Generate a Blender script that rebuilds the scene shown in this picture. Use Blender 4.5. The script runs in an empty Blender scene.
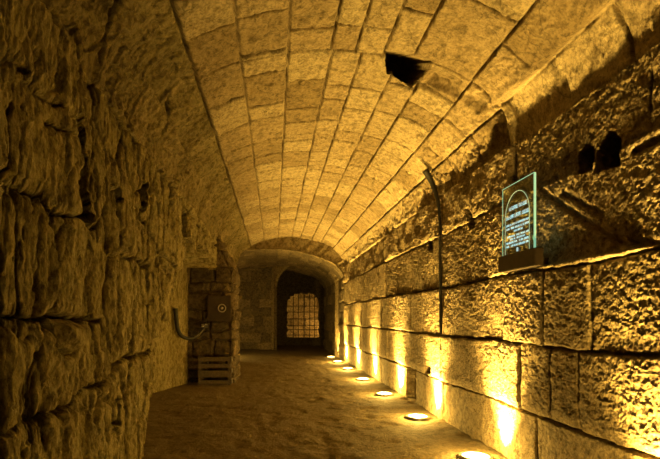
import bpy, bmesh, math, random
import numpy as np
from mathutils import Vector
random.seed(7); rng = np.random.default_rng(11)
C = bpy.context.scene.collection
scn = bpy.context.scene

# ------------------------------------------------------------------ tunnel section
CX, CZ, A, B = .59, 3.5, 2.01, 1.1          # vault centre, springing height, half width, rise
XL, XR = -1.42, 2.6                         # faces of the two side walls
DEND = 18.6                                 # where the long vault stops
N_ = 4000
_P = [(XL, 0.0), (XL, CZ)] + [(CX - A*math.cos(math.pi*i/N_), CZ + B*math.sin(math.pi*i/N_)) for i in range(1, N_)] + [(XR, CZ), (XR, 0.0)]
_P = np.array(_P)
_S = np.concatenate([[0], np.cumsum(np.hypot(*np.diff(_P, axis=0).T))])
STOT = _S[-1]; SL = _S[1]; SR = _S[-2]

# ------------------------------------------------------------------ noise
def _hash(ix, iy, iz, seed):
    h = (ix.astype(np.uint32)*np.uint32(374761393) + iy.astype(np.uint32)*np.uint32(668265263)
         + iz.astype(np.uint32)*np.uint32(2147483647 & 0x9E3779B1) + np.uint32((seed*144269504 + 1013904223) & 0xffffffff))
    h ^= h >> np.uint32(13); h *= np.uint32(1274126177); h ^= h >> np.uint32(16); h *= np.uint32(2246822519); h ^= h >> np.uint32(15)
    return h.astype(np.float64) / 4294967295.0
def vnoise(x, y, z, seed=0):
    fx, fy, fz = np.floor(x), np.floor(y), np.floor(z)
    ix, iy, iz = fx.astype(np.int64), fy.astype(np.int64), fz.astype(np.int64)
    tx, ty, tz = x-fx, y-fy, z-fz
    tx, ty, tz = (t*t*(3-2*t) for t in (tx, ty, tz))
    def H(a, b, c): return _hash(ix+a, iy+b, iz+c, seed)
    c00 = H(0,0,0)*(1-tx)+H(1,0,0)*tx; c10 = H(0,1,0)*(1-tx)+H(1,1,0)*tx
    c01 = H(0,0,1)*(1-tx)+H(1,0,1)*tx; c11 = H(0,1,1)*(1-tx)+H(1,1,1)*tx
    return ((c00*(1-ty)+c10*ty)*(1-tz) + (c01*(1-ty)+c11*ty)*tz)*2-1
def fbm(x, y, z, sc, octv=4, seed=0, gain=.5):
    o = 0; a = 1; n = 0
    for k in range(octv):
        o = o + a*vnoise(x*sc+17.3*k, y*sc+5.1*k, z*sc+9.7*k, seed+k); n += a; a *= gain; sc *= 2.03
    return o/n
def cell(x, y, seed=0):
    """jittered cells: distance to border and an id value per cell"""
    fx, fy = np.floor(x), np.floor(y)
    d1 = np.full(x.shape, 9.); d2 = np.full(x.shape, 9.); idv = np.zeros(x.shape)
    for a in (-1, 0, 1):
        for b in (-1, 0, 1):
            ix = (fx+a).astype(np.int64); iy = (fy+b).astype(np.int64); z = np.zeros_like(ix)
            px = fx+a+.5+.8*(_hash(ix, iy, z, seed)-.5); py = fy+b+.5+.8*(_hash(ix, iy, z, seed+1)-.5)
            d = np.hypot(x-px, y-py)
            n = d < d1
            d2 = np.where(n, d1, np.minimum(d2, d)); idv = np.where(n, _hash(ix, iy, z, seed+2), idv); d1 = np.where(n, d, d1)
    return d2-d1, idv

# ------------------------------------------------------------------ masonry fields on (s, d)
def rows_field(s, d, bounds, cuts, seed, cross=1.0):
    """courses between bounds, each with its own list of cross joints: distance to joint, block value"""
    bounds = np.array(bounds)
    k = np.clip(np.searchsorted(bounds, s)-1, 0, len(bounds)-2)
    dist = np.minimum(np.abs(s-bounds[k]), np.abs(bounds[k+1]-s))
    idv = np.zeros(s.shape)
    for r in range(len(bounds)-1):
        m = k == r
        if not m.any(): continue
        c = np.array(cuts[r]); j = np.clip(np.searchsorted(c, d[m]), 1, len(c)-1)
        dist[m] = np.minimum(dist[m], np.minimum(np.abs(d[m]-c[j-1]), np.abs(c[j]-d[m]))*cross)
        idv[m] = _hash(j, np.full(j.shape, r), np.full(j.shape, 3), seed)
    return dist, idv
def rcuts(lo, hi, a, b, fixed=(), rs=None):
    """joint positions from lo to hi, random spacing, keeping the fixed ones as they are"""
    rs = rs or random
    out = [lo]; fixed = sorted(fixed)
    f0, f1 = (fixed[0], fixed[-1]) if fixed else (None, None)
    while out[-1] < hi:
        n = out[-1] + rs.uniform(a, b)
        if fixed and out[-1] < f0 and n > f0 - a*.6:
            out += fixed
        else: out.append(n)
    return out
def polydist(s, d, pl):
    best = np.full(s.shape, 9.)
    for (s0, d0), (s1, d1) in zip(pl, pl[1:]):
        m = (s > min(s0, s1)-.3) & (s < max(s0, s1)+.3) & (d > min(d0, d1)-.3) & (d < max(d0, d1)+.3)
        if not m.any(): continue
        es, ed = s1-s0, d1-d0; L = es*es+ed*ed+1e-9
        t = np.clip(((s[m]-s0)*es+(d[m]-d0)*ed)/L, 0, 1)
        best[m] = np.minimum(best[m], np.hypot(s[m]-s0-t*es, d[m]-d0-t*ed))
    return best
def inpoly(s, d, pl):
    c = np.zeros(s.shape, bool); n = len(pl)
    for i in range(n):
        s0, d0 = pl[i]; s1, d1 = pl[(i+1) % n]
        if abs(d1-d0) < 1e-9: continue
        c ^= ((d0 > d) != (d1 > d)) & (s < (s1-s0)*(d-d0)/(d1-d0)+s0)
    return c
def sm(x, a, b):
    t = np.clip((x-a)/(b-a), 0, 1); return t*t*(3-2*t)

LEFT_CRACKS = [[(2.336, 2.591), (2.36, 2.922), (2.369, 3.128), (2.267, 3.272), (2.31, 3.48), (2.317, 3.698), (2.306, 4.104)], [(2.369, 3.128), (2.238, 3.257), (1.744, 3.272), (1.606, 3.128)],
 [(1.584, 2.591), (1.594, 3.008), (1.606, 3.128), (1.593, 3.679), (1.575, 4.176)], [(1.581, 3.1), (1.391, 3.074), (1.272, 2.983), (1.089, 2.971), (1.003, 2.898)],
 [(0.947, 2.591), (0.991, 2.898), (0.99, 3.349), (1.042, 3.717), (1.057, 4.176), (1.21, 4.438), (1.228, 5.82)], [(0.977, 3.349), (0.66, 3.333), (0, 3.3)], [(1.575, 4.176), (1.063, 4.128), (0.422, 4.176), (0, 4.2)],
 [(1.584, 2.62), (1.169, 2.63)], [(1.81, 5.82), (1.214, 5.68)], [(2.31, 4.034), (1.949, 4.057), (1.667, 4.176)],
 [(3.464, 5.547), (2.71, 5.338)], [(2.19, 4.61), (2.207, 5.726), (2.022, 5.868)], [(3.015, 2.591), (2.964, 2.806), (2.988, 3.198), (2.99, 3.737)], [(2.904, 2.763), (2.463, 2.731), (2.35, 2.639)],
 [(3.581, 3.215), (3.513, 3.333), (3.157, 3.272)], [(3.628, 3.333), (3.653, 3.574), (3.377, 3.797), (2.997, 3.757)], [(3.324, 3.797), (3.52, 4.103), (3.484, 4.551), (3.467, 5.726), (3.362, 8.987), (3.4, 12.4)],
 [(2.835, 3.198), (2.9, 3.532), (2.843, 3.698)], [(4.108, 5.609), (4.06, 5.826), (3.792, 6.094)], [(3.52, 4.103), (3.819, 3.967), (4.081, 3.799), (4.4, 3.6)],
 [(2.71, 5.338), (2.447, 6.228), (2.325, 7.553)], [(2.3, 6.9), (3.4, 7.0)], [(2.6, 8.3), (3.4, 8.5)], [(3.4, 10.2), (3.0, 10.1)]]
LEFT_NICHES = [[(3.14, 3.60), (3.0, 3.82), (2.7, 3.93), (2.35, 3.92), (2.3, 3.68), (2.6, 3.58), (2.85, 3.66)], [(2.798, 4.32), (2.826, 4.58), (2.278, 4.6), (2.196, 4.42)],
 [(3.063, 5.40), (3.099, 5.635), (2.763, 5.591), (2.727, 5.40)], [(0.877, 4.41), (0.858, 4.641), (0.549, 4.61), (0.574, 4.383)],
 [(3.156, 7.553), (3.334, 8.256), (2.888, 8.256), (2.76, 7.634)], [(3.032, 2.886), (2.959, 2.763), (2.898, 2.773), (2.946, 2.851)]]
BOSS = [(1.60, 3.12), (1.53, 3.2), (1.425, 3.26), (1.346, 3.42), (1.36, 3.56), (1.47, 3.66), (1.58, 3.68)]
RIGHT_CRACKS = [[(9.115, 4.943), (9.501, 4.319), (9.796, 3.858), (9.885, 3.368)], [(9.245, 4.545), (9.558, 4.0)], [(9.163, 3.652), (9.164, 3.368), (9.2, 2.6)],
 [(9.1, 5.2), (8.85, 5.5), (8.6, 5.5)]]
RIGHT_NICHES = [([(8.934, 4.333), (8.903, 4.248), (8.93, 4.17), (9.0, 4.127), (9.15, 4.127), (9.14, 4.333)], .35),
 ([(9.02, 4.10), (8.947, 4.02), (8.90, 3.95), (8.94, 3.87), (9.02, 3.82), (9.224, 3.812), (9.2, 4.10)], .35),
 ([(8.901, 6.771), (8.906, 6.566), (9.22, 6.5), (9.211, 6.701)], .22), ([(9.073, 8.442), (9.148, 8.176), (9.304, 8.228), (9.242, 8.442)], .2),
 ([(11.194, 8.553), (11.2, 8.25), (11.318, 8.28), (11.344, 8.667)], .2), ([(11.38, 9.35), (11.38, 10.0), (11.99, 10.0), (11.99, 9.35)], .12)]
VAULT_HOLE = [(6.607, 5.47), (6.80, 5.45), (7.159, 5.46), (7.17, 5.772), (7.10, 6.14), (6.741, 5.97)]

def build_fields(s, d, x0, z0):
    """height into the tunnel (h) and stone tone for every grid point"""
    wob1 = fbm(s, d, s*0, 2.2, 3, 40)*.03 ; wob2 = fbm(s, d, s*0+7, 2.2, 3, 50)*.03
    sw, dw = s+wob1, d+wob2
    h = np.zeros(s.shape); tone = np.full(s.shape, .5); joint = np.full(s.shape, 9.)
    left = s < SL; right = s > SR; vault = ~left & ~right
    # ---------- vault
    nb = [3.5, 4.0, 4.497, 5.027, 5.56, 6.04, 6.32, 6.625, 6.945, 7.635, 8.045, 8.49]
    fb = [3.5, 4.0, 4.497, 5.027, 5.56, 6.06, 6.39, 6.813, 7.156, 7.66, 8.065, 8.49]
    rs = random.Random(4)
    nc = [rcuts(-1, 6.2, .55, 1.1, rs=rs) for _ in nb[:-1]]; nc[-1] = [-1, .6, 2.2, 3.73, 4.52, 6.5]; nc[-2] = [-1, 1.2, 2.6, 4.76, 6.5]
    fc = [rcuts(5.6, 19, .38, .95, rs=rs) for _ in fb[:-1]]
    m = vault & (d <= 5.62)
    dist, idv = rows_field(s[m]+wob1[m]*.3, d[m]+wob2[m]*.3, nb, nc, 5, .75); joint[m] = np.minimum(dist, np.abs(5.62-d[m])+.0); tone[m] = idv
    m = vault & (d > 5.62)
    dist, idv = rows_field(s[m]+wob1[m]*.35, d[m]+wob2[m]*.5, fb, fc, 6, .6); joint[m] = np.minimum(dist, np.abs(5.62-d[m])); tone[m] = idv
    m = vault
    chip = fbm(s, d, s*0, 7, 3, 60)
    w = .010+.008*np.clip(chip, -.6, 1)
    x, y, z = x0[m], d[m], z0[m]
    lv = 1-sm(s[m], 4.45, 4.9)                                        # rougher stone low on the left haunch
    rv = sm(s[m], 7.9, 8.3)*sm(d[m], 5.5, 6.0)
    h[m] = (tone[m]-.5)*(.022+.02*lv+.05*rv) - .07*(1-.85*lv)*np.exp(-(joint[m]/w[m])**2) - .005*np.exp(-(joint[m]/.03)**2)
    _, g1 = cell(s[m]*9+chip[m], d[m]*6, 64); _, g2 = cell(s[m]*26, d[m]*17, 66)
    crust = sm(fbm(x, y, z, 1.1, 3, 68)+.5*rv+.25*(chip[m]), -.05, .3)
    h[m] += (g1-.5)*(.008+.016*crust+.03*lv)+(g2-.5)*(.004+.012*crust+.008*lv)
    h[m] += fbm(x, y, z, 3.0, 5, 70)*(.014+.05*lv+.03*rv) + fbm(x, y, z, 16, 5, 75, .65)*(.010+.005*lv+.008*rv)
    sc = fbm(x*1.0+z*.4, y*.35+x*1.3, z, 9, 3, 78)                    # tooling scratches, some blocks only
    h[m] += np.abs(sc)*-.016*((tone[m]*3.7 % 1) > .5)
    h[m] -= .05*lv*np.clip(fbm(x, y, z, 1.6, 3, 79)-.15, 0, 1)*2
    ring = np.exp(-((d[m]-5.83-.12*np.sin(s[m]*3)+.06*chip[m])/.17)**4)*sm(s[m], 7.1, 7.25)
    h[m] -= ring*(.11+.10*chip[m]); 
    step = ((d[m] > 4.5) & (d[m] < 5.62) & (s[m] > 8.0)).astype(float)
    h[m] -= .11*sm(s[m], 8.035, 8.06)*(d[m] < 5.5)
    h[m] += step*sm(d[m], 4.52, 4.54)*-.06
    hole = inpoly(sw, dw, VAULT_HOLE) & vault
    h[hole] = -1.3 + .1*chip[hole]
    # ---------- right wall, ashlar courses
    zb = [0, .63, 1.34, 2.08, 2.9, 3.6]
    rb = sorted(STOT-np.array(zb))
    rs = random.Random(9)
    near = [[-1, 1.5, 2.6, 5.03, 6.3, 7.78, 8.7, 9.35],             # floor course
            [-1, 1.2, 2.9, 4.29, 4.73, 5.30, 7.78, 9.2, 10.7],
            [-1, 1.4, 3.0, 4.13, 4.85, 5.68, 7.78, 9.5, 10.8],
            [-1, 1.0, 2.4, 6.07, 7.78, 9.45],
            [-1, 1.3, 2.3, 3.5, 5.5, 6.6, 7.78, 8.9, 9.9]]
    cuts = [n + rcuts(n[-1]+rs.uniform(.7, 1.3), 19.5, .7, 1.7, rs=rs) for n in near][::-1]
    m = right
    rowwob = fbm(s[m]*0, d[m], s[m]*0, .7, 3, 90)*.035
    dist, idv = rows_field(s[m]+wob1[m]*.5+rowwob+.012*fbm(s[m], d[m], s[m]*0, 12, 3, 93), d[m]+wob2[m]*.6+.012*fbm(s[m], d[m], s[m]*0+2, 12, 3, 94), rb, cuts, 12)
    zz = STOT-s[m]
    merged = sm(zz, 2.75, 2.82)*(1-sm(zz, 2.98, 3.06))*(d[m] < 5.6)    # the 2.9 joint fades out near the sign
    dist = dist+merged*.3
    x, y, z = x0[m], d[m], z0[m]
    chip2 = fbm(s[m], d[m], s[m]*0, 9, 3, 92)
    w = .011+.012*np.clip(chip2, -.7, 1)
    h[m] = (idv-.5)*.045 - .07*np.exp(-(dist/w)**2) - .006*np.exp(-(dist/.03)**2)
    h[m] += fbm(x, y, z, 2.2, 3, 95)*.018
    rough = .55+.6*sm(fbm(x, y, z, .9, 2, 99), -.3, .3)
    low = 1-sm(zz, .55, .75)
    b = fbm(x, y, z, 36, 3, 101, .6)
    _, f1 = cell((y+.02*b)*15, (z+.02*b)*19, 104); _, f2 = cell(y*34, z*40, 108)
    h[m] += rough*(.004*b + .003*fbm(x, y, z, 75, 2, 103) + .009*(f1-.5) + .0065*(f2-.5))*(1-.25*low)
    pits = np.clip(fbm(x, y, z, 48, 2, 107)-.3, 0, 1)
    h[m] -= pits*.03*rough*(1-.6*low)
    back = sm(zz, 2.09, 2.12)*(1-sm(d[m]+.06*chip2, 5.45, 5.6))
    h[m] -= back*.05
    h[m] -= back*.05*sm(zz+.5*d[m], 5.0, 5.06)*0
    h[m] -= .035*low*sm(d[m], 2, 3)                                   # the floor course stands back a little
    up = sm(zz, 2.9, 3.0)*sm(d[m], 5.6, 5.8)
    h[m] += up*(.05*fbm(x, y, z, 2.8, 3, 111)+.03*(idv-.5))
    tone[m] = idv; joint[m] = dist
    for pl in RIGHT_CRACKS:
        pd = polydist(sw[m]*1.0, dw[m], pl)
        h[m] -= .055*np.exp(-(pd/.025)**2)
    for pl, dep in RIGHT_NICHES:
        k = inpoly(sw, dw, pl) & right
        h[k] = -dep*1.7 + .03*chip[k]
    # ---------- left wall, weathered boulders
    m = left
    wl = fbm(s[m], d[m], s[m]*0, 5, 3, 120)*.05; wl2 = fbm(s[m], d[m], s[m]*0+3, 5, 3, 121)*.05
    x, y, z = x0[m], d[m], z0[m]
    hl = fbm(x, y, z, 1.3, 5, 130)*.035
    stri = fbm(x, y*1.0, z*.2, 13, 4, 133, .6)                           # weathering runs down the face
    hl += stri*.020 - np.clip(-stri-.2, 0, 1)*.12
    _, q1 = cell((y+wl*.5)*16, z*3.6+wl2*3, 136); _, q2 = cell(y*34, z*13, 138)
    hl += fbm(x, y, z*.6, 24, 3, 135)*.010 + (q1-.5)*.026 + (q2-.5)*.014
    bd, bid = cell((d[m]+wl*2)*1.5+.3, (s[m]+wl2*2)*1.35, 140)
    hl += (bid-.5)*.05
    fd, fid = cell((d[m]+wl*.6)*4.2, (s[m]+wl2)*1.3, 150)
    hl += (fid-.5)*.05
    hl -= .10*np.exp(-(fd/(.06+.05*wl*20*.5))**2)*(.3+.7*sm(d[m], 3.6, 4.6))
    tone[m] = .35+.4*bid; wr_ = .03*fbm(s[m], d[m], s[m]*0, 14, 3, 155)
    for pl in LEFT_CRACKS:
        pd = polydist(s[m]+wl*.9+wr_, d[m]+wl2*.7+wr_, pl)
        cw = .017+.016*np.clip(wl*25, -.6, 1)
        hl -= .17*np.exp(-(pd/(cw*(.6+.4*sm(d[m], 3, 4.5))))**2)+.02*np.exp(-(pd/.05)**2)
    for pl in LEFT_NICHES:
        k = inpoly(s[m]+wl*2.2, d[m]+wl2*1.6, pl); hl = np.where(k, -.50+.1*wl, hl)
    k = inpoly(s[m], d[m], BOSS); bb = polydist(s[m], d[m], BOSS+[BOSS[0]])
    hl = np.where(k, hl*.4+.10*sm(bb, 0, .07), hl-.1*np.exp(-(bb/.03)**2))
    zl = s[m]
    edge = np.interp(zl, [0, .1, .69, 1.15, 1.65, 2.29, 2.9, 3.1], [5.2, 5.3, 5.77, 6.0, 6.64, 7.55, 8.1, 9.2]) + wl*2.0
    opn = (d[m] > edge) & (d[m] < 12.6) & (zl < 3.0-.10*(d[m]-10.2)**2*.4 + wl2*5)
    back_x = np.where(d[m] > 10.4, -2.62+(d[m]-10.4)*.28, -2.62)
    hb = back_x-XL + fbm(x, y, z, 1.1, 3, 160)*.03 + fbm(x, y, z*.3, 12, 2, 161)*.006
    hl = np.where(opn, hb, hl)
    tone[m] = np.where(opn, .62, tone[m])
    h[m] = hl
    # extra cracks crossing the springing line
    for pl in [p for p in LEFT_CRACKS if max(q[0] for q in p) > 3.4]:
        mm = (~left) & (s < 5.2)
        pd = polydist(s[mm]+wob1[mm], d[mm]+wob2[mm], pl)
        h[mm] -= .10*np.exp(-(pd/.02)**2)
    mm = (s > 4.3) & (s < 4.7) & (d > 4.2)                            # the long open joint above the left haunch
    pd = np.abs(s[mm]-4.497+wob1[mm]*.5); h[mm] -= .09*np.exp(-(pd/.013)**2)
    # keep the two sides meeting at the springing line
    return h, tone

# ------------------------------------------------------------------ mesh helper
def grid_mesh(name, P, tone, mat, keep=None, flip=False):
    ni, nj = P.shape[:2]
    me = bpy.data.meshes.new(name)
    idx = np.arange(ni*nj).reshape(ni, nj)
    q = np.stack([idx[:-1, :-1], idx[1:, :-1], idx[1:, 1:], idx[:-1, 1:]], -1).reshape(-1, 4)
    if keep is not None:
        q = q[keep.reshape(-1)]
    if flip: q = q[:, ::-1]
    me.vertices.add(ni*nj); me.vertices.foreach_set('co', P.reshape(-1).astype(np.float32))
    me.loops.add(q.size); me.loops.foreach_set('vertex_index', q.reshape(-1).astype(np.int32))
    me.polygons.add(len(q)); me.polygons.foreach_set('loop_start', np.arange(0, q.size, 4, dtype=np.int32))
    me.polygons.foreach_set('loop_total', np.full(len(q), 4, dtype=np.int32))
    me.polygons.foreach_set('use_smooth', np.ones(len(q), bool))
    me.update(calc_edges=True)
    at = me.attributes.new('tone', 'FLOAT', 'POINT'); at.data.foreach_set('value', tone.reshape(-1).astype(np.float32))
    me.materials.append(mat)
    o = bpy.data.objects.new(name, me); C.objects.link(o)
    return o

# ------------------------------------------------------------------ materials
def new_mat(name):
    m = bpy.data.materials.new(name); m.use_nodes = True
    nt = m.node_tree; return m, nt, nt.nodes['Principled BSDF']
def stone_mat(name, c1, c2, c3, bump=.5, fine=60, rough=.9, streak=1.0, speck=.8, veins=.6):
    """limestone: block tone attribute, blotches, dark specks; fine pits as bump"""
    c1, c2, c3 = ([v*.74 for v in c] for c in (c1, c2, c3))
    m, nt, p = new_mat(name); N, L = nt.nodes, nt.links
    geo = N.new('ShaderNodeNewGeometry')
    mp = N.new('ShaderNodeMapping'); mp.inputs['Scale'].default_value = (1, 1, streak); L.new(geo.outputs['Position'], mp.inputs['Vector'])
    at = N.new('ShaderNodeAttribute'); at.attribute_name = 'tone'
    n1 = N.new('ShaderNodeTexNoise'); n1.inputs['Scale'].default_value = 1.7; n1.inputs['Detail'].default_value = 8; n1.inputs['Roughness'].default_value = .65
    n2 = N.new('ShaderNodeTexNoise'); n2.inputs['Scale'].default_value = 11; n2.inputs['Detail'].default_value = 6; n2.inputs['Roughness'].default_value = .7
    for n in (n1, n2): L.new(mp.outputs[0], n.inputs['Vector'])
    mx = N.new('ShaderNodeMath'); mx.operation = 'MULTIPLY_ADD'; mx.inputs[1].default_value = .45; L.new(at.outputs['Fac'], mx.inputs[0])
    m2 = N.new('ShaderNodeMath'); m2.operation = 'MULTIPLY'; m2.inputs[1].default_value = .55; L.new(n1.outputs['Fac'], m2.inputs[0]); L.new(m2.outputs[0], mx.inputs[2])
    cr = N.new('ShaderNodeValToRGB'); e = cr.color_ramp.elements
    e[0].position = .28; e[0].color = (*c1, 1); e[1].position = .72; e[1].color = (*c3, 1)
    k = cr.color_ramp.elements.new(.5); k.color = (*c2, 1); L.new(mx.outputs[0], cr.inputs['Fac'])
    r2 = N.new('ShaderNodeValToRGB'); e = r2.color_ramp.elements; e[0].position = .38; e[0].color = (.30, .27, .22, 1); e[1].position = .54; e[1].color = (1, 1, 1, 1)
    L.new(n2.outputs['Fac'], r2.inputs['Fac'])
    mm = N.new('ShaderNodeMix'); mm.data_type = 'RGBA'; mm.blend_type = 'MULTIPLY'; mm.inputs[0].default_value = speck
    L.new(cr.outputs['Color'], mm.inputs[6]); L.new(r2.outputs['Color'], mm.inputs[7]); 
    # thin veins and tool marks, and a fine grain of dark grit
    nv = N.new('ShaderNodeTexNoise'); nv.inputs['Scale'].default_value = 3.2; nv.inputs['Detail'].default_value = 7; nv.inputs['Distortion'].default_value = .9
    ng = N.new('ShaderNodeTexNoise'); ng.inputs['Scale'].default_value = 42; ng.inputs['Detail'].default_value = 4; ng.inputs['Roughness'].default_value = .75
    for n in (nv, ng): L.new(mp.outputs[0], n.inputs['Vector'])
    sb = N.new('ShaderNodeMath'); sb.operation = 'SUBTRACT'; sb.inputs[1].default_value = .5; L.new(nv.outputs['Fac'], sb.inputs[0])
    ab = N.new('ShaderNodeMath'); ab.operation = 'ABSOLUTE'; L.new(sb.outputs[0], ab.inputs[0])
    rv = N.new('ShaderNodeValToRGB'); e = rv.color_ramp.elements; e[0].position = 0; e[0].color = (1-.62*veins,)*3+(1,); e[1].position = .018; e[1].color = (1, 1, 1, 1); L.new(ab.outputs[0], rv.inputs['Fac'])
    rg = N.new('ShaderNodeValToRGB'); e = rg.color_ramp.elements; e[0].position = .36; e[0].color = (1-.6*veins,)*3+(1,); e[1].position = .52; e[1].color = (1, 1, 1, 1); L.new(ng.outputs['Fac'], rg.inputs['Fac'])
    last = mm.outputs[2]
    for rmp in (rv, rg):
        q = N.new('ShaderNodeMix'); q.data_type = 'RGBA'; q.blend_type = 'MULTIPLY'; q.inputs[0].default_value = 1
        L.new(last, q.inputs[6]); L.new(rmp.outputs['Color'], q.inputs[7]); last = q.outputs[2]
    L.new(last, p.inputs['Base Color'])
    p.inputs['Roughness'].default_value = rough; p.inputs['Specular IOR Level'].default_value = .25
    b1 = N.new('ShaderNodeTexNoise'); b1.inputs['Scale'].default_value = fine; b1.inputs['Detail'].default_value = 5; b1.inputs['Roughness'].default_value = .7
    L.new(mp.outputs[0], b1.inputs['Vector'])
    v = N.new('ShaderNodeTexVoronoi'); v.inputs['Scale'].default_value = fine*.5; L.new(geo.outputs['Position'], v.inputs['Vector'])
    ad = N.new('ShaderNodeMath'); ad.operation = 'MULTIPLY_ADD'; ad.inputs[1].default_value = .5; L.new(v.outputs['Distance'], ad.inputs[0]); L.new(b1.outputs['Fac'], ad.inputs[2])
    bp = N.new('ShaderNodeBump'); bp.inputs['Strength'].default_value = bump; bp.inputs['Distance'].default_value = .03
    L.new(ad.outputs[0], bp.inputs['Height']); L.new(bp.outputs['Normal'], p.inputs['Normal'])
    return m
def plain(name, col, rough=.6, metal=0, noise=.25, scale=30, bump=.2, emit=None, es=0, **kw):
    m, nt, p = new_mat(name); N, L = nt.nodes, nt.links
    tc = N.new('ShaderNodeNewGeometry'); n = N.new('ShaderNodeTexNoise'); n.inputs['Scale'].default_value = scale; n.inputs['Detail'].default_value = 6
    L.new(tc.outputs['Position'], n.inputs['Vector'])
    cr = N.new('ShaderNodeValToRGB'); e = cr.color_ramp.elements
    e[0].position = .3; e[0].color = (*[c*(1-noise) for c in col], 1); e[1].position = .7; e[1].color = (*[min(1, c*(1+noise)) for c in col], 1)
    L.new(n.outputs['Fac'], cr.inputs['Fac']); L.new(cr.outputs['Color'], p.inputs['Base Color'])
    p.inputs['Roughness'].default_value = rough; p.inputs['Metallic'].default_value = metal
    if bump:
        b = N.new('ShaderNodeBump'); b.inputs['Strength'].default_value = bump; b.inputs['Distance'].default_value = .004
        L.new(n.outputs['Fac'], b.inputs['Height']); L.new(b.outputs['Normal'], p.inputs['Normal'])
    if emit: p.inputs['Emission Color'].default_value = (*emit, 1); p.inputs['Emission Strength'].default_value = es
    for k, v in kw.items(): p.inputs[k.replace('_', ' ')].default_value = v
    return m
M_vault = stone_mat('limestone_vault', (.32, .24, .13), (.45, .35, .21), (.55, .45, .28), .8, 26, speck=.6, veins=.7)
M_haunch = stone_mat('shaded_haunch', (.24, .19, .08), (.32, .26, .12), (.42, .34, .17), 1.0, 30)  # colours lowered to stand in for shade beyond the lamps' reach
M_right = stone_mat('limestone_ashlar', (.34, .26, .14), (.44, .34, .20), (.54, .43, .27), 1.0, 42)
M_left = stone_mat('weathered_limestone', (.31, .26, .10), (.43, .36, .16), (.56, .48, .24), 1.0, 36, streak=.55)
M_floor = stone_mat('trodden_earth_floor', (.19, .145, .08), (.25, .195, .11), (.31, .245, .14), .6, 40, speck=.5)
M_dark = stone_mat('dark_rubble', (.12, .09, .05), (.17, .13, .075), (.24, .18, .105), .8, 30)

# ------------------------------------------------------------------ long vaulted tunnel
def spaced(n):
    near = np.linspace(-1.6, 2.4, 60, endpoint=False)
    far = 2.4*np.exp(np.linspace(0, math.log(DEND/2.4), n))
    return np.concatenate([near, far])
DD = spaced(960)
SS = np.concatenate([np.linspace(0, SL, 300, endpoint=False), np.linspace(SL, SR, 430, endpoint=False), np.linspace(SR, STOT, 560)])
sg, dg = np.meshgrid(SS, DD, indexing='ij')
x1 = np.interp(SS, _S, _P[:, 0]); z1 = np.interp(SS, _S, _P[:, 1])
th = np.arctan2((z1-CZ)/B, (x1-CX)/A)
nx = np.cos(th)/A; nz = np.sin(th)/B; nl = np.hypot(nx, nz); nx /= nl; nz /= nl      # points into the rock
nx = np.where(SS < SL, -1, np.where(SS > SR, 1, nx)); nz = np.where((SS < SL) | (SS > SR), 0, nz)
x0 = np.repeat(x1[:, None], len(DD), 1); z0 = np.repeat(z1[:, None], len(DD), 1)
H, T = build_fields(sg, dg, x0, z0)
PX = x0 - H*nx[:, None]; PZ = z0 - H*nz[:, None]; PD = dg.copy()
lean_ = np.clip(-H-np.where(sg < SL, .045, .025), 0, .45); lean_ = np.where((H < -.7) | ((sg > SR) & (STOT-sg < .62)), 0, lean_)   # open joints run obliquely into the masonry
PD = dg+np.where(sg < SL, 1.1, np.where(sg < SR, .5, .8))*lean_
cav = (H < -.9) & (sg > SL) & (sg < SR); kx = -H[cav]                       # the hole in the vault runs back into the fill
PX[cav] = x0[cav]+kx*.12; PD[cav] = dg[cav]+kx*1.1; PZ[cav] = z0[cav]+kx*.55
PX[0], PZ[0] = PX[0], -.03; PZ[-1] = -.03
P = np.stack([PX, PD, PZ], -1)
iL, iR = 300, 730
mrep = lambda o, k='structure': o.__setitem__('kind', k)
wl = grid_mesh('wall_left', P[:iL+1], T[:iL+1], M_left); mrep(wl)
iH = int(np.searchsorted(SS, 4.495))                                   # left haunch up to the wide joint: shade painted in as a darker stone colour
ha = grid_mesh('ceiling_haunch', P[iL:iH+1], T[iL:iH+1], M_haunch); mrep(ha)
ce = grid_mesh('ceiling', P[iH:iR+1], T[iH:iR+1], M_vault); mrep(ce)
wr = grid_mesh('wall_right', P[iR:], T[iR:], M_right); mrep(wr)

# ------------------------------------------------------------------ floor
gx = np.linspace(-4.2, 5.2, 330); gy = np.concatenate([np.linspace(-1.6, 3, 60, endpoint=False), 3*np.exp(np.linspace(0, math.log(34/3), 420))])
X, Y = np.meshgrid(gx, gy, indexing='ij')
Z = fbm(X, Y, X*0, 1.2, 3, 200)*.018 + fbm(X, Y, X*0, 6, 4, 203)*.013 - np.clip(fbm(X, Y, X*0, 4.5, 2, 207)-.25, 0, 1)*.035
Z += .03*np.exp(-((X-XR)/.12)**2)*fbm(X, Y, X*0, 5, 2, 209)
fl = grid_mesh('floor', np.stack([X, Y, Z], -1), .5+.3*fbm(X, Y, X*0, .7, 3, 211), M_floor); mrep(fl)

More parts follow.
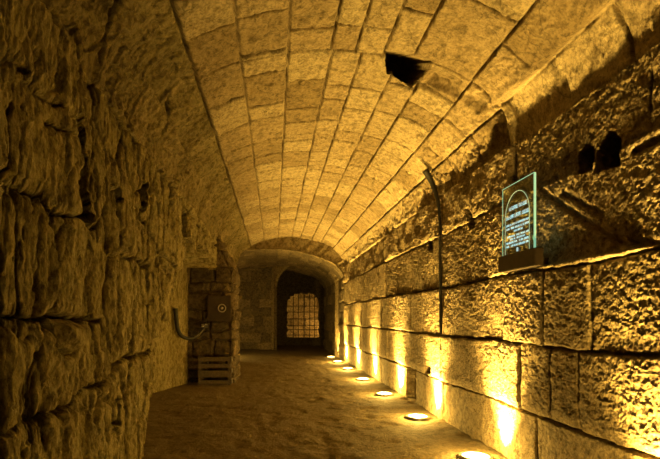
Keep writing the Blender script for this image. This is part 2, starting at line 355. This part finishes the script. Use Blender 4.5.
# ------------------------------------------------------------------ rough displaced slabs for the far rooms
def rough_sheet(name, O, U, V, nu, nv, amp, mat, seed, bu=.7, bv=.45, joint=.03, keepf=None):
    """masonry sheet from O along U and V, relief along its normal"""
    O, U, V = map(np.array, (O, U, V)); lu, lv = np.linalg.norm(U), np.linalg.norm(V)
    n = np.cross(U, V); n = n/np.linalg.norm(n)
    u, v = np.meshgrid(np.linspace(0, 1, nu), np.linspace(0, 1, nv), indexing='ij')
    Pq = O + u[..., None]*U + v[..., None]*V
    a, b = u*lu, v*lv
    rs = random.Random(seed); bounds = rcuts(-.1, lv+.5, bv*.8, bv*1.2, rs=rs)
    cuts = [rcuts(-rs.random()-.2, lu+1, bu*.6, bu*1.4, rs=rs) for _ in bounds]
    w = fbm(a, b, a*0, 2.5, 3, seed)*.05
    dist, idv = rows_field(b+w, a+w, bounds, cuts, seed)
    h = (idv-.5)*amp + fbm(Pq[..., 0], Pq[..., 1], Pq[..., 2], 4, 4, seed+3)*amp*.8 - joint*np.exp(-(dist/.022)**2)
    Pq = Pq + h[..., None]*n
    keep = None
    if keepf is not None:
        ac = (a[:-1, :-1]+a[1:, 1:])/2; bc = (b[:-1, :-1]+b[1:, 1:])/2; keep = keepf(ac, bc)
    o = grid_mesh(name, Pq, idv, mat, keep); mrep(o); return o

# pier jutting from the left wall at the far side of the recess: front, flank and back of one continuous strip
PD0, PD1, PXR = 12.3, 14.3, -.98
line = [(-2.7, PD0), (PXR-.06, PD0), (PXR, PD0+.06), (PXR, PD1-.05), (PXR-.05, PD1), (-1.9, PD1)]
ln = np.array(line); cl = np.concatenate([[0], np.cumsum(np.hypot(*np.diff(ln, axis=0).T))])
t = np.linspace(0, cl[-1], 300); vz = np.linspace(-.03, 3.75, 260)
px = np.interp(t, cl, ln[:, 0]); py = np.interp(t, cl, ln[:, 1])
seg = np.clip(np.searchsorted(cl, t, side='right')-1, 0, len(ln)-2); dv = ln[seg+1]-ln[seg]; dv /= np.linalg.norm(dv, axis=1)[:, None]
n_x, n_y = dv[:, 1], -dv[:, 0]
tt, zz = np.meshgrid(t, vz, indexing='ij')
rs = random.Random(31); bounds = rcuts(-.1, 4.4, .2, .5, rs=rs); cuts = [rcuts(-rs.random(), 5.5, .35, .9, rs=rs) for _ in bounds]
w = fbm(tt, zz, tt*0, 3, 3, 300)*.07
dist, idv = rows_field(zz+w, tt+w, bounds, cuts, 33)
h = (idv-.5)*.11+fbm(tt, zz, tt*0, 4, 4, 303)*.07-.07*np.exp(-(dist/.025)**2)
lean = np.clip(zz-2.75, 0, 1)*.45                                     # the head slopes back into the haunch
Pp = np.stack([px[:, None]+h*n_x[:, None]-lean*np.where(px > -1.8, 1, 0)[:, None], py[:, None]+h*n_y[:, None], zz], -1)
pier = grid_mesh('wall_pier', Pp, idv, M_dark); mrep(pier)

# lower chamber beyond the long vault
def arch_pts(x0, x1, zs, rise, n=60, floor=True):
    c, a = (x0+x1)/2, (x1-x0)/2
    pts = [(c-a*math.cos(math.pi*i/n), zs+rise*math.sin(math.pi*i/n)) for i in range(n+1)]
    if floor: pts = [(x0, -.03)]+pts+[(x1, -.03)]
    return pts
def sweep(name, pts, d0, d1, mat, seed, amp=.05, nu=360, nd=160, rowh=.45):
    pts = np.array(pts); cl = np.concatenate([[0], np.cumsum(np.hypot(*np.diff(pts, axis=0).T))])
    t = np.linspace(0, cl[-1], nu); x = np.interp(t, cl, pts[:, 0]); z = np.interp(t, cl, pts[:, 1])
    tx, tz = np.gradient(x), np.gradient(z); l = np.hypot(tx, tz); nx_, nz_ = tz/l, -tx/l
    dd = np.linspace(d0, d1, nd); a, b = np.meshgrid(t, dd, indexing='ij')
    rs = random.Random(seed); bounds = rcuts(-.1, cl[-1]+1, rowh*.8, rowh*1.2, rs=rs); cuts = [rcuts(d0-rs.random()-.2, d1+1, .5, 1.2, rs=rs) for _ in bounds]
    w = fbm(a, b, a*0, 2.5, 3, seed)*.04
    dist, idv = rows_field(a+w, b+w, bounds, cuts, seed)
    h = (idv-.5)*amp+fbm(a, b, a*0, 3, 4, seed+5)*amp*.8-.035*np.exp(-(dist/.022)**2)
    o = grid_mesh(name, np.stack([x[:, None]+h*nx_[:, None], b, z[:, None]+h*nz_[:, None]], -1), idv, mat); mrep(o); return o
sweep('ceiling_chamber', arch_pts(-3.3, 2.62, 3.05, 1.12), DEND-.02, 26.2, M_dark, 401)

# a face of masonry with an arched hole in it: ring of quads between hole outline and outer outline, with a reveal
def holed_wall(name, hole, outer, place, depth, mat, jag=0., seed=1):
    """hole/outer: lists of (u, z), same length; place(u, z, k) -> point, k = distance behind the face"""
    rs = random.Random(seed)
    hole = [(u+rs.uniform(-jag, jag), z+rs.uniform(-jag, jag)) for u, z in hole]
    n = len(hole); K = 10; me = bmesh.new(); rows = []
    for k in range(3, -1, -1): rows.append([place(u, z, depth*k/3) for u, z in hole])
    for q in range(1, K+1):
        rows.append([place(u+(U-u)*q/K, z+(Zo-z)*q/K, 0) for (u, z), (U, Zo) in zip(hole, outer)])
    vv = []
    for r, row in enumerate(rows):
        vv.append([me.verts.new(Vector(p)+Vector((rs.uniform(-1, 1)*.012, rs.uniform(-1, 1)*.03*(r > 3), rs.uniform(-1, 1)*.012)) if 0 < r < len(rows)-1 else Vector(p)) for p in row])
    for r in range(len(vv)-1):
        for i in range(n-1):
            me.faces.new((vv[r][i], vv[r][i+1], vv[r+1][i+1], vv[r+1][i]))
    bmesh.ops.recalc_face_normals(me, faces=me.faces)
    m = bpy.data.meshes.new(name); me.to_mesh(m); me.free(); m.materials.append(mat)
    o = bpy.data.objects.new(name, m); C.objects.link(o); mrep(o); return o
# end of the long vault: arch face stepping down to the lower chamber vault
n = 64
inner = [(-3.28+.0*i, 0) for i in range(1)]
face_in = arch_pts(-3.3, 2.62, 3.05, 1.12, n-2); face_out = []
for (u, z) in face_in:
    a = math.atan2(z-2.0, u-.6); face_out.append((.6+6*math.cos(a), 2.0+5*math.sin(a)) if z > 0 else (u*2.2, -.03))
holed_wall('wall_chamber_face', face_in, face_out, lambda u, z, k: (u, DEND+k, z), .25, M_right, .015, 5)

# slanted wall with the tall arch: left jamb farther off than the right one
J0, J1 = np.array((.0, 25.2)), np.array((2.52, 20.6)); JL = float(np.linalg.norm(J1-J0)); JD = (J1-J0)/JL; JN = np.array((JD[1], -JD[0]))
if JN[1] < 0: JN = -JN
def place_j(u, z, k): 
    p = J0+JD*u+JN*k; return (p[0], p[1], z)
hz = arch_pts(0, JL, 3.1, 1.22, 60)
# the springing drops towards the right jamb
hz = [(u, z-.25*(u/JL) if z > 3 else z) for u, z in hz]
oz = []
for u, z in hz:
    a = math.atan2(z-2.2, u-JL/2); r = 5.0
    oz.append((JL/2+r*math.cos(a), max(-.03, 2.2+r*math.sin(a))) if z > .5 else ((-.9, -.03) if u < 1 else (JL+.9, -.03)))
holed_wall('wall_arch', hz, oz, place_j, .16, M_right, .02, 8)
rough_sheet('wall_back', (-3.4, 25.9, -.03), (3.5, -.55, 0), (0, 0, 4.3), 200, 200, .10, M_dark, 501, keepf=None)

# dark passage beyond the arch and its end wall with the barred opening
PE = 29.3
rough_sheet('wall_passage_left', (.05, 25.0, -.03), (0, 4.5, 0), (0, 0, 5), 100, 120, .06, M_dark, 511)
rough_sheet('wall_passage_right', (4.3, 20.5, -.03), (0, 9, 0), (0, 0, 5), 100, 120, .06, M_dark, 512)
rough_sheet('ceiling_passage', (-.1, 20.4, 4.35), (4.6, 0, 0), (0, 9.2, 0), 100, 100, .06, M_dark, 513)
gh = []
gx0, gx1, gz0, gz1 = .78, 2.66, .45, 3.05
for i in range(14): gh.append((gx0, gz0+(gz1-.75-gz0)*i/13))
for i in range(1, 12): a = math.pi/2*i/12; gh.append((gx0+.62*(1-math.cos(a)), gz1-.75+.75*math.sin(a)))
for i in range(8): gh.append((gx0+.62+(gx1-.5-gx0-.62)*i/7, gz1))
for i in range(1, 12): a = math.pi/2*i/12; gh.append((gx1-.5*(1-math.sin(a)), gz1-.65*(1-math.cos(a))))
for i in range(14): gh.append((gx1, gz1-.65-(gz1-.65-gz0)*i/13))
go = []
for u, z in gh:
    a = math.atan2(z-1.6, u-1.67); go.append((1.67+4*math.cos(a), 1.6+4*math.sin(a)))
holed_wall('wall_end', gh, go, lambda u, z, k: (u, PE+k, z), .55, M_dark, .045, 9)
bm = bmesh.new()                                                        # raised threshold under the bars
bmesh.ops.create_cube(bm, size=1)
for v in bm.verts: v.co = Vector((1.67+v.co.x*3.2, PE+.2+v.co.y*.7, .2+v.co.z*.5))
me = bpy.data.meshes.new('trim_threshold'); bm.to_mesh(me); bm.free(); me.materials.append(M_dark)
o = bpy.data.objects.new('trim_threshold', me); C.objects.link(o); mrep(o)
rough_sheet('wall_lit_room', (-1.5, 32.2, -.03), (6, 0, 0), (0, 0, 4.6), 240, 200, .12, M_right, 521, .9, .6)
rough_sheet('wall_lit_room_side', (-.6, 29.9, -.03), (0, 2.6, 0), (0, 0, 4.6), 100, 120, .1, M_right, 522)
rough_sheet('wall_lit_room_flank', (4.2, 29.9, -.03), (0, 2.6, 0), (0, 0, 4.6), 60, 60, .1, M_right, 523)
rough_sheet('ceiling_lit_room', (-1.5, 29.85, 4.2), (6, 0, 0), (0, 2.6, 0), 60, 60, .1, M_right, 524)
# the tunnel goes on behind the viewer and is shut off there
rough_sheet('wall_behind', (-2.2, -1.6, -.03), (5.6, 0, 0), (0, 0, 5.2), 80, 80, .08, M_left, 531)

# ------------------------------------------------------------------ small builders
def obj(name, bm, mat, parent=None, smooth=False):
    me = bpy.data.meshes.new(name); bm.to_mesh(me); bm.free()
    for p in me.polygons: p.use_smooth = smooth
    me.materials.append(mat)
    o = bpy.data.objects.new(name, me); C.objects.link(o)
    if parent: o.parent = parent
    return o
def thing(name, label, cat, loc=(0, 0, 0), group=None):
    o = bpy.data.objects.new(name, None); o.empty_display_size = .1; C.objects.link(o); o.location = loc
    o['label'] = label; o['category'] = cat
    if group: o['group'] = group
    return o
def box(bm, x0, x1, y0, y1, z0, z1, bev=0):
    g = bmesh.ops.create_cube(bm, size=1)['verts']
    for v in g: v.co = Vector(((x0+x1)/2+v.co.x*(x1-x0), (y0+y1)/2+v.co.y*(y1-y0), (z0+z1)/2+v.co.z*(z1-z0)))
    if bev:
        es = list({e for v in g for e in v.link_edges}); bmesh.ops.bevel(bm, geom=es, offset=bev, segments=2, affect='EDGES')
    return bm
def tube(bm, pts, r, seg=10):
    pts = [Vector(p) for p in pts]; rings = []
    up = Vector((0, 1, 0.01)).normalized()
    for i, p in enumerate(pts):
        t = (pts[min(i+1, len(pts)-1)]-pts[max(i-1, 0)]).normalized()
        a = t.cross(up); a = a.normalized() if a.length > .05 else t.cross(Vector((1, 0, 0))).normalized()
        b = t.cross(a); rr = r(i/(len(pts)-1)) if callable(r) else r
        rings.append([bm.verts.new(p+a*rr*math.cos(2*math.pi*k/seg)+b*rr*math.sin(2*math.pi*k/seg)) for k in range(seg)])
    for q, w_ in zip(rings, rings[1:]):
        for k in range(seg): bm.faces.new((q[k], q[(k+1) % seg], w_[(k+1) % seg], w_[k]))
    bm.faces.new(rings[0]); bm.faces.new(rings[-1])
    bmesh.ops.recalc_face_normals(bm, faces=bm.faces)
    return bm
def spline(pts, n=8):
    out = []; P_ = [Vector(pts[0])]+[Vector(p) for p in pts]+[Vector(pts[-1])]
    for i in range(1, len(P_)-2):
        a, b, c, d_ = P_[i-1:i+3]
        for k in range(n):
            t_ = k/n; out.append(.5*((2*b)+(c-a)*t_+(2*a-5*b+4*c-d_)*t_**2+(3*b-a-3*c+d_)*t_**3))
    out.append(P_[-2]); return out
def lathe(bm, prof, seg=32, c=(0, 0, 0)):
    rings = []
    for r, z in prof: rings.append([bm.verts.new((c[0]+r*math.cos(2*math.pi*k/seg), c[1]+r*math.sin(2*math.pi*k/seg), c[2]+z)) for k in range(seg)])
    for q, w_ in zip(rings, rings[1:]):
        for k in range(seg): bm.faces.new((q[k], q[(k+1) % seg], w_[(k+1) % seg], w_[k]))
    bm.faces.new(rings[0]); bm.faces.new(rings[-1]); bmesh.ops.recalc_face_normals(bm, faces=bm.faces); return bm

AMBER = (1.0, .61, .11)
M_steel = plain('dull_steel', (.30, .28, .25), .4, 1, .2, 40)
M_iron = plain('rusted_iron', (.06, .045, .035), .7, .6, .35, 30)
M_black = plain('black_rubber', (.012, .011, .011), .55, 0, .2, 40)
M_case = plain('dark_brown_casing', (.045, .030, .018), .5, .2, .25, 20)
M_lens = plain('lit_lens', (.9, .8, .6), .3, 0, .05, 20, 0, emit=(1, .66, .18), es=9)
M_board = plain('dark_board', (.028, .016, .012), .7, 0, .3, 14)
M_pale = plain('pale_enamel', (.38, .33, .28), .4, 0, .1, 30)
M_chrome = plain('polished_fitting', (.8, .8, .8), .15, 1, .05, 30, 0)
M_wood = plain('grey_timber', (.085, .065, .045), .8, 0, .3, 18, .4)

# ------------------------------------------------------------------ in-ground uplights along the right wall
lamp_d = [3.3, 5.7, 8.0, 10.4, 12.9, 15.6, 18.1, 20.2]
lamp_labels = {3.3: 'ground lamp outside the picture at lower right, lighting the nearest blocks',
 5.7: 'lit ground lamp below the glass sign, largest of the row in view',
 8.0: 'second lit ground lamp, by the streak next to the drain pipe',
 10.4: 'lit ground lamp third nearest, beside the dark set-back block in the lowest course',
 12.9: 'lit ground lamp fourth nearest, in the middle of the row on the right',
 15.6: 'small lit ground lamp, third from the far arch',
 18.1: 'small lit ground lamp, second from the far arch',
 20.2: 'tiny lit ground lamp, right at the foot of the far arch'}
def make_lamp():
    r = thing('ground_uplight', '', 'lamp', (0, 0, 0), 'uplights in the floor along the ashlar wall')
    bm = bmesh.new(); lathe(bm, [(.15, -.1), (.185, -.1), (.185, .025), (.178, .032), (.155, .032), (.15, .02)], 32); obj('housing', bm, M_steel, r, True)
    bm = bmesh.new(); lathe(bm, [(.149, .0), (.149, .034), (.11, .045), (.03, .050)], 32); obj('lens', bm, M_lens, r, True)
    for k in range(4):
        a = math.pi/4+k*math.pi/2; bm = bmesh.new(); lathe(bm, [(.009, .031), (.009, .037), (.004, .039)], 8, (.167*math.cos(a), .167*math.sin(a), 0)); obj('screw', bm, M_steel, r, True)
    return r
LAMPX = 2.30
SPOT_N, SPOT_W, HALO = 2300, 900, 88
proto = make_lamp()
def add_lights(d, x=LAMPX, f=1.0):
    for nm, pw, size, blend, tilt, rad, z_ in (('streak', SPOT_N*min(1, f+.2), 80, 1, .55, .04, .05), ('wash', SPOT_W*f, 98, 1, .0, .09, .08)):
        l = bpy.data.lights.new('uplight_'+nm, 'SPOT'); l.energy = pw; l.color = AMBER; l.spot_size = math.radians(size); l.spot_blend = blend; l.shadow_soft_size = rad
        o = bpy.data.objects.new('uplight_'+nm, l); C.objects.link(o); o.location = (x+(.13 if nm == 'streak' else 0), d, z_); o.rotation_euler = (0, math.pi-tilt, 0) if 0 else Vector((tilt, 0, 1)).to_track_quat('-Z', 'Y').to_euler()
    l = bpy.data.lights.new('uplight_spill', 'POINT'); l.energy = HALO*f; l.color = AMBER; l.shadow_soft_size = .05
    o = bpy.data.objects.new('uplight_spill', l); C.objects.link(o); o.location = (x, d, .13)
for i, d in enumerate(lamp_d):
    o = proto if i == 0 else proto.copy()
    if i:
        C.objects.link(o)
        for ch in list(proto.children):
            c = ch.copy(); C.objects.link(c); c.parent = o
    o.location = (LAMPX, d, 0); o['label'] = lamp_labels[d]
    add_lights(d, f={3.3: .6, 5.7: .8, 8.0: 1.0, 10.4: 1.1, 20.2: .15}.get(d, 1.2))

# ------------------------------------------------------------------ edge-lit glass sign on the right wall
gp, nt, p = new_mat('edge_lit_glass')
p.inputs['Base Color'].default_value = (.80, .95, .88, 1); p.inputs['Roughness'].default_value = .04; p.inputs['Transmission Weight'].default_value = 1; p.inputs['IOR'].default_value = 1.3
M_glass = gp
M_edge = plain('glowing_glass_edge', (.5, .8, .7), .3, 0, .05, 20, 0, emit=(.28, .75, .48), es=.5)
M_etch = plain('lit_etching', (.6, .8, .8), .4, 0, .05, 20, 0, emit=(.50, .78, .78), es=.6)
M_line = plain('lit_etched_outline', (.5, .7, .6), .4, 0, .05, 20, 0, emit=(.40, .62, .38), es=.45)
sx = 2.42
sign = thing('glass_sign', 'glowing edge-lit glass sign with arch outline and lines of text on right wall', 'sign', (sx, 4.95, 2.08))
def child(o): o.matrix_parent_inverse = sign.matrix_world.inverted(); return o
bpy.context.view_layer.update()
def sobj(name, bm, mat, par=sign, **k):
    o = obj(name, bm, mat, None, **k); bpy.context.view_layer.update(); o.parent = par; o.matrix_parent_inverse = par.matrix_world.inverted(); return o
bm = bmesh.new(); box(bm, 2.38, 2.46, 4.56, 5.31, 2.08, 2.245, .006); base = sobj('holder', bm, M_case)
bm = bmesh.new(); box(bm, 2.46, 2.76, 4.80, 4.84, 2.12, 2.18); sobj('bracket', bm, M_case)
bm = bmesh.new(); box(bm, 2.46, 2.76, 5.14, 5.18, 2.12, 2.18); sobj('bracket', bm, M_case)
y0, y1, zt, zb_ = 4.645, 5.28, 2.95, 2.235
bm = bmesh.new(); box(bm, sx-.006, sx+.006, y0+.002, y1-.002, zb_, zt-.002); pane = sobj('glass_panel', bm, M_glass)
bm = bmesh.new(); box(bm, sx-.008, sx+.008, y0-.014, y0+.001, zb_, zt); box(bm, sx-.006, sx+.006, y0, y1, zt-.001, zt+.006); box(bm, sx-.006, sx+.006, y1-.001, y1+.006, zb_, zt)
sobj('bright_edge', bm, M_edge)
bm = bmesh.new()
yc, hw, zs_ = 4.965, .245, 2.62
arc = [(sx-.010, yc+hw, zb_+.02)]+[(sx-.010, yc+hw*math.cos(math.pi*k/24), zs_+.24*math.sin(math.pi*k/24)) for k in range(25)]+[(sx-.010, yc-hw, zb_+.02)]
tube(bm, arc, .0035, 6); sobj('arch_outline', bm, M_line)
rr = random.Random(3)
lines = [(2.712, .036, 5.13, 4.78, 2), (2.628, .036, 5.19, 4.74, 3), (2.549, .020, 5.19, 4.74, 7), (2.511, .020, 5.19, 4.73, 7), (2.475, .018, 5.03, 4.85, 3),
         (2.430, .018, 5.17, 4.73, 6), (2.400, .018, 5.11, 4.80, 5), (2.368, .020, 5.19, 4.73, 7), (2.332, .020, 5.20, 4.73, 7)]
bm = bmesh.new()
for z_, hgt, ya, yb, words in lines:                                     # worn, illegible lettering: small strokes
    y = ya; nw = 0; tot = ya-yb
    gaps = sorted(rr.uniform(.12, .88) for _ in range(words-1)) if words > 3 else [k/words for k in range(1, words)]
    cw = hgt*.72
    while y > yb+cw*.5:
        f = (ya-y)/tot
        if gaps and f > gaps[0]: gaps.pop(0); y -= cw*.9; continue
        q = hgt/2; t_ = hgt*.11
        k = rr.randrange(4); yl, yr = y, y-cw*.78
        def bar(a, b, c, d_): box(bm, sx-.0085, sx-.0065, min(a, b), max(a, b), c, d_)
        bar(yl, yl-t_, z_-q, z_+q)
        if k != 1: bar(yr, yr+t_, z_-q, z_+q*(.2 if k == 2 else 1))
        if k in (0, 2): bar(yl, yr, z_+q-t_, z_+q)
        if k in (1, 3): bar(yl, yr, z_-q, z_-q+t_)
        if k in (0, 1): bar(yl, yr, z_-t_/2, z_+t_/2)
        y -= cw
sobj('lettering', bm, M_etch)
bm = bmesh.new(); box(bm, sx-.0085, sx-.0065, 4.94, 4.975, 2.262, 2.30); sobj('small_emblem', bm, M_etch)
l = bpy.data.lights.new('sign_glow', 'POINT'); l.energy = .06; l.color = (.5, .95, .4); l.shadow_soft_size = .05
o = bpy.data.objects.new('sign_glow', l); C.objects.link(o); o.location = (sx+.06, 4.7, 2.36)

# ------------------------------------------------------------------ drain pipe running down from the vault
bm = bmesh.new()
pp = [(2.37, 7.85, 3.92), (2.48, 7.88, 3.75), (2.55, 7.85, 3.52), (2.57, 7.79, 3.3), (2.58, 7.78, 3.0), (2.585, 7.78, 2.6), (2.59, 7.78, 2.2), (2.595, 7.78, 1.36)]
tube(bm, spline(pp), lambda t_: .05-.028*min(1, t_*2.2), 12)
pr = thing('drain_pipe', 'thin dark pipe bending off the vault and running down the ashlar wall', 'pipe', (0, 0, 0)); obj('pipe', bm, M_black, pr, True)
for z_ in (2.88, 1.36):
    bm = bmesh.new(); box(bm, 2.50, 2.62, 7.745, 7.815, z_-.015, z_+.015, .004); obj('clip', bm, M_iron, pr)

# ------------------------------------------------------------------ things on and by the pier
hs = thing('hose', 'dark bent hose curving from plastered recess wall to the pier', 'hose', (0, 0, 0))
bm = bmesh.new(); tube(bm, spline([(-2.25, 11.42, 1.82), (-2.23, 11.43, 1.55), (-2.20, 11.46, 1.32), (-2.12, 11.6, 1.17), (-1.97, 11.8, 1.12), (-1.82, 12.0, 1.20), (-1.70, 12.12, 1.36)]), lambda t_: .055-.022*t_, 12); obj('tube', bm, M_black, hs, True)
bm = bmesh.new(); box(bm, -1.76, -1.62, 12.08, 12.3, 1.36, 1.46, .012); fit = obj('fitting', bm, M_steel, hs)
for dx, dz in ((-.035, -.01), (.045, .02)):
    bm = bmesh.new(); bmesh.ops.create_uvsphere(bm, u_segments=16, v_segments=10, radius=.028)
    for v in bm.verts: v.co += Vector((-1.69+dx, 12.06, 1.42+dz))
    obj('knob', bm, M_chrome, fit, True)
pb = thing('dial_board', 'dark square board with a pale-rimmed round dial on the pier', 'panel', (-1.33, 12.22, 1.55))
def pobj(name, bm, mat, par, **k):
    o = obj(name, bm, mat, None, **k); bpy.context.view_layer.update(); o.parent = par; o.matrix_parent_inverse = par.matrix_world.inverted(); return o
bpy.context.view_layer.update()
bm = bmesh.new(); box(bm, -1.62, -1.05, 12.16, 12.20, 1.52, 2.14, .008); pobj('board', bm, M_board, pb)
bm = bmesh.new(); box(bm, -1.45, -1.2, 12.20, 12.27, 1.7, 1.95); pobj('backing', bm, M_board, pb)
def ring(bm, R, r, c, seg=32):
    tv = []
    for k in range(seg):
        a = 2*math.pi*k/seg; tv.append([bm.verts.new((c[0]+(R+r*math.cos(b))*math.cos(a), c[1]+r*math.sin(b), c[2]+(R+r*math.cos(b))*math.sin(a))) for b in [2*math.pi*j/8 for j in range(8)]])
    for k in range(seg):
        for j in range(8): bm.faces.new((tv[k][j], tv[(k+1) % seg][j], tv[(k+1) % seg][(j+1) % 8], tv[k][(j+1) % 8]))
bm = bmesh.new(); ring(bm, .09, .014, (-1.265, 12.15, 1.84)); pobj('dial_rim', bm, M_pale, pb, smooth=True)
bm = bmesh.new(); bmesh.ops.create_uvsphere(bm, u_segments=16, v_segments=10, radius=.035)
for v in bm.verts: v.co = Vector((-1.265+v.co.x, 12.15+v.co.y*.5, 1.84+v.co.z))
pobj('dial_boss', bm, M_pale, pb, smooth=True)

cr = thing('slatted_crate', 'low slatted timber crate standing against the foot of the pier', 'crate', (0, 0, 0))
for z_ in (.03, .20, .42, .58):
    bm = bmesh.new(); box(bm, -1.80, -1.04, 11.84, 11.88, z_, z_+(.09 if z_ != .2 else .15), .006); obj('slat', bm, M_wood, cr)
for x_ in (-1.80, -1.10):
    for y_ in (11.88, 12.12):
        bm = bmesh.new(); box(bm, x_, x_+.07, y_, y_+.06, 0, .68, .005); obj('post', bm, M_wood, cr)
for z_ in (.03, .28, .55):
    bm = bmesh.new(); box(bm, -1.03, -1.005, 11.86, 12.18, z_, z_+.11, .005); obj('end_slat', bm, M_wood, cr)
bm = bmesh.new(); box(bm, -1.79, -1.05, 11.90, 12.16, .60, .64, .005); obj('board', bm, M_wood, cr)

# ------------------------------------------------------------------ iron gate in the far opening
gt = thing('iron_gate', 'rusty iron grille of upright and level bars closing the far lit opening', 'gate', (0, 0, 0))
for x_ in [1.14, 1.43, 1.77, 2.10, 2.39]:
    bm = bmesh.new(); tube(bm, [(x_, PE+.12, .44), (x_, PE+.12, 1.6), (x_, PE+.12, 2.98)], .034 if abs(x_-1.77) < .01 else .022, 8); obj('upright_bar', bm, M_iron, gt, True)
for z_ in [.60, .91, 1.17, 1.54, 1.95, 2.30]:
    bm = bmesh.new(); box(bm, .76, 2.68, PE+.09, PE+.10, z_-.022, z_+.022); obj('level_bar', bm, M_iron, gt)

# ------------------------------------------------------------------ light in the other rooms
def point(name, loc, e, col=AMBER, r=.1):
    l = bpy.data.lights.new(name, 'POINT'); l.energy = e; l.color = col; l.shadow_soft_size = r
    o = bpy.data.objects.new(name, l); C.objects.link(o); o.location = loc; return o
point('lit_room_light', (3.3, 30.6, .6), 150, (1, .53, .10))
point('chamber_fill_light', (-2.6, 20.2, .25), 280)  # unseen fill added behind the pier to brighten the chamber wall
point('lit_room_light_high', (.2, 30.3, 3.7), 50)

w = bpy.data.worlds.new('World'); scn.world = w; w.use_nodes = True
w.node_tree.nodes['Background'].inputs[0].default_value = (0, 0, 0, 1)

cam = bpy.data.cameras.new('Camera'); co = bpy.data.objects.new('Camera', cam); C.objects.link(co)
co.location = (0, 0, 1.6); co.rotation_euler = (math.pi/2, 0, 0)
cam.sensor_width = 36; cam.lens = 500*36/660; cam.shift_x = 56/660; cam.shift_y = 88.5/660; cam.clip_start = .05
scn.camera = co
scn.view_settings.view_transform = 'Standard'; scn.view_settings.look = 'None'; scn.view_settings.gamma = 1
scn.view_settings.exposure = .3
scn.cycles.use_adaptive_sampling = False; scn.cycles.use_denoising = True; scn.cycles.denoising_input_passes = 'RGB_ALBEDO_NORMAL'; scn.cycles.denoising_prefilter = 'ACCURATE'
scn.cycles.sample_clamp_indirect = 6
scn.cycles.max_bounces = 8; scn.cycles.diffuse_bounces = 5
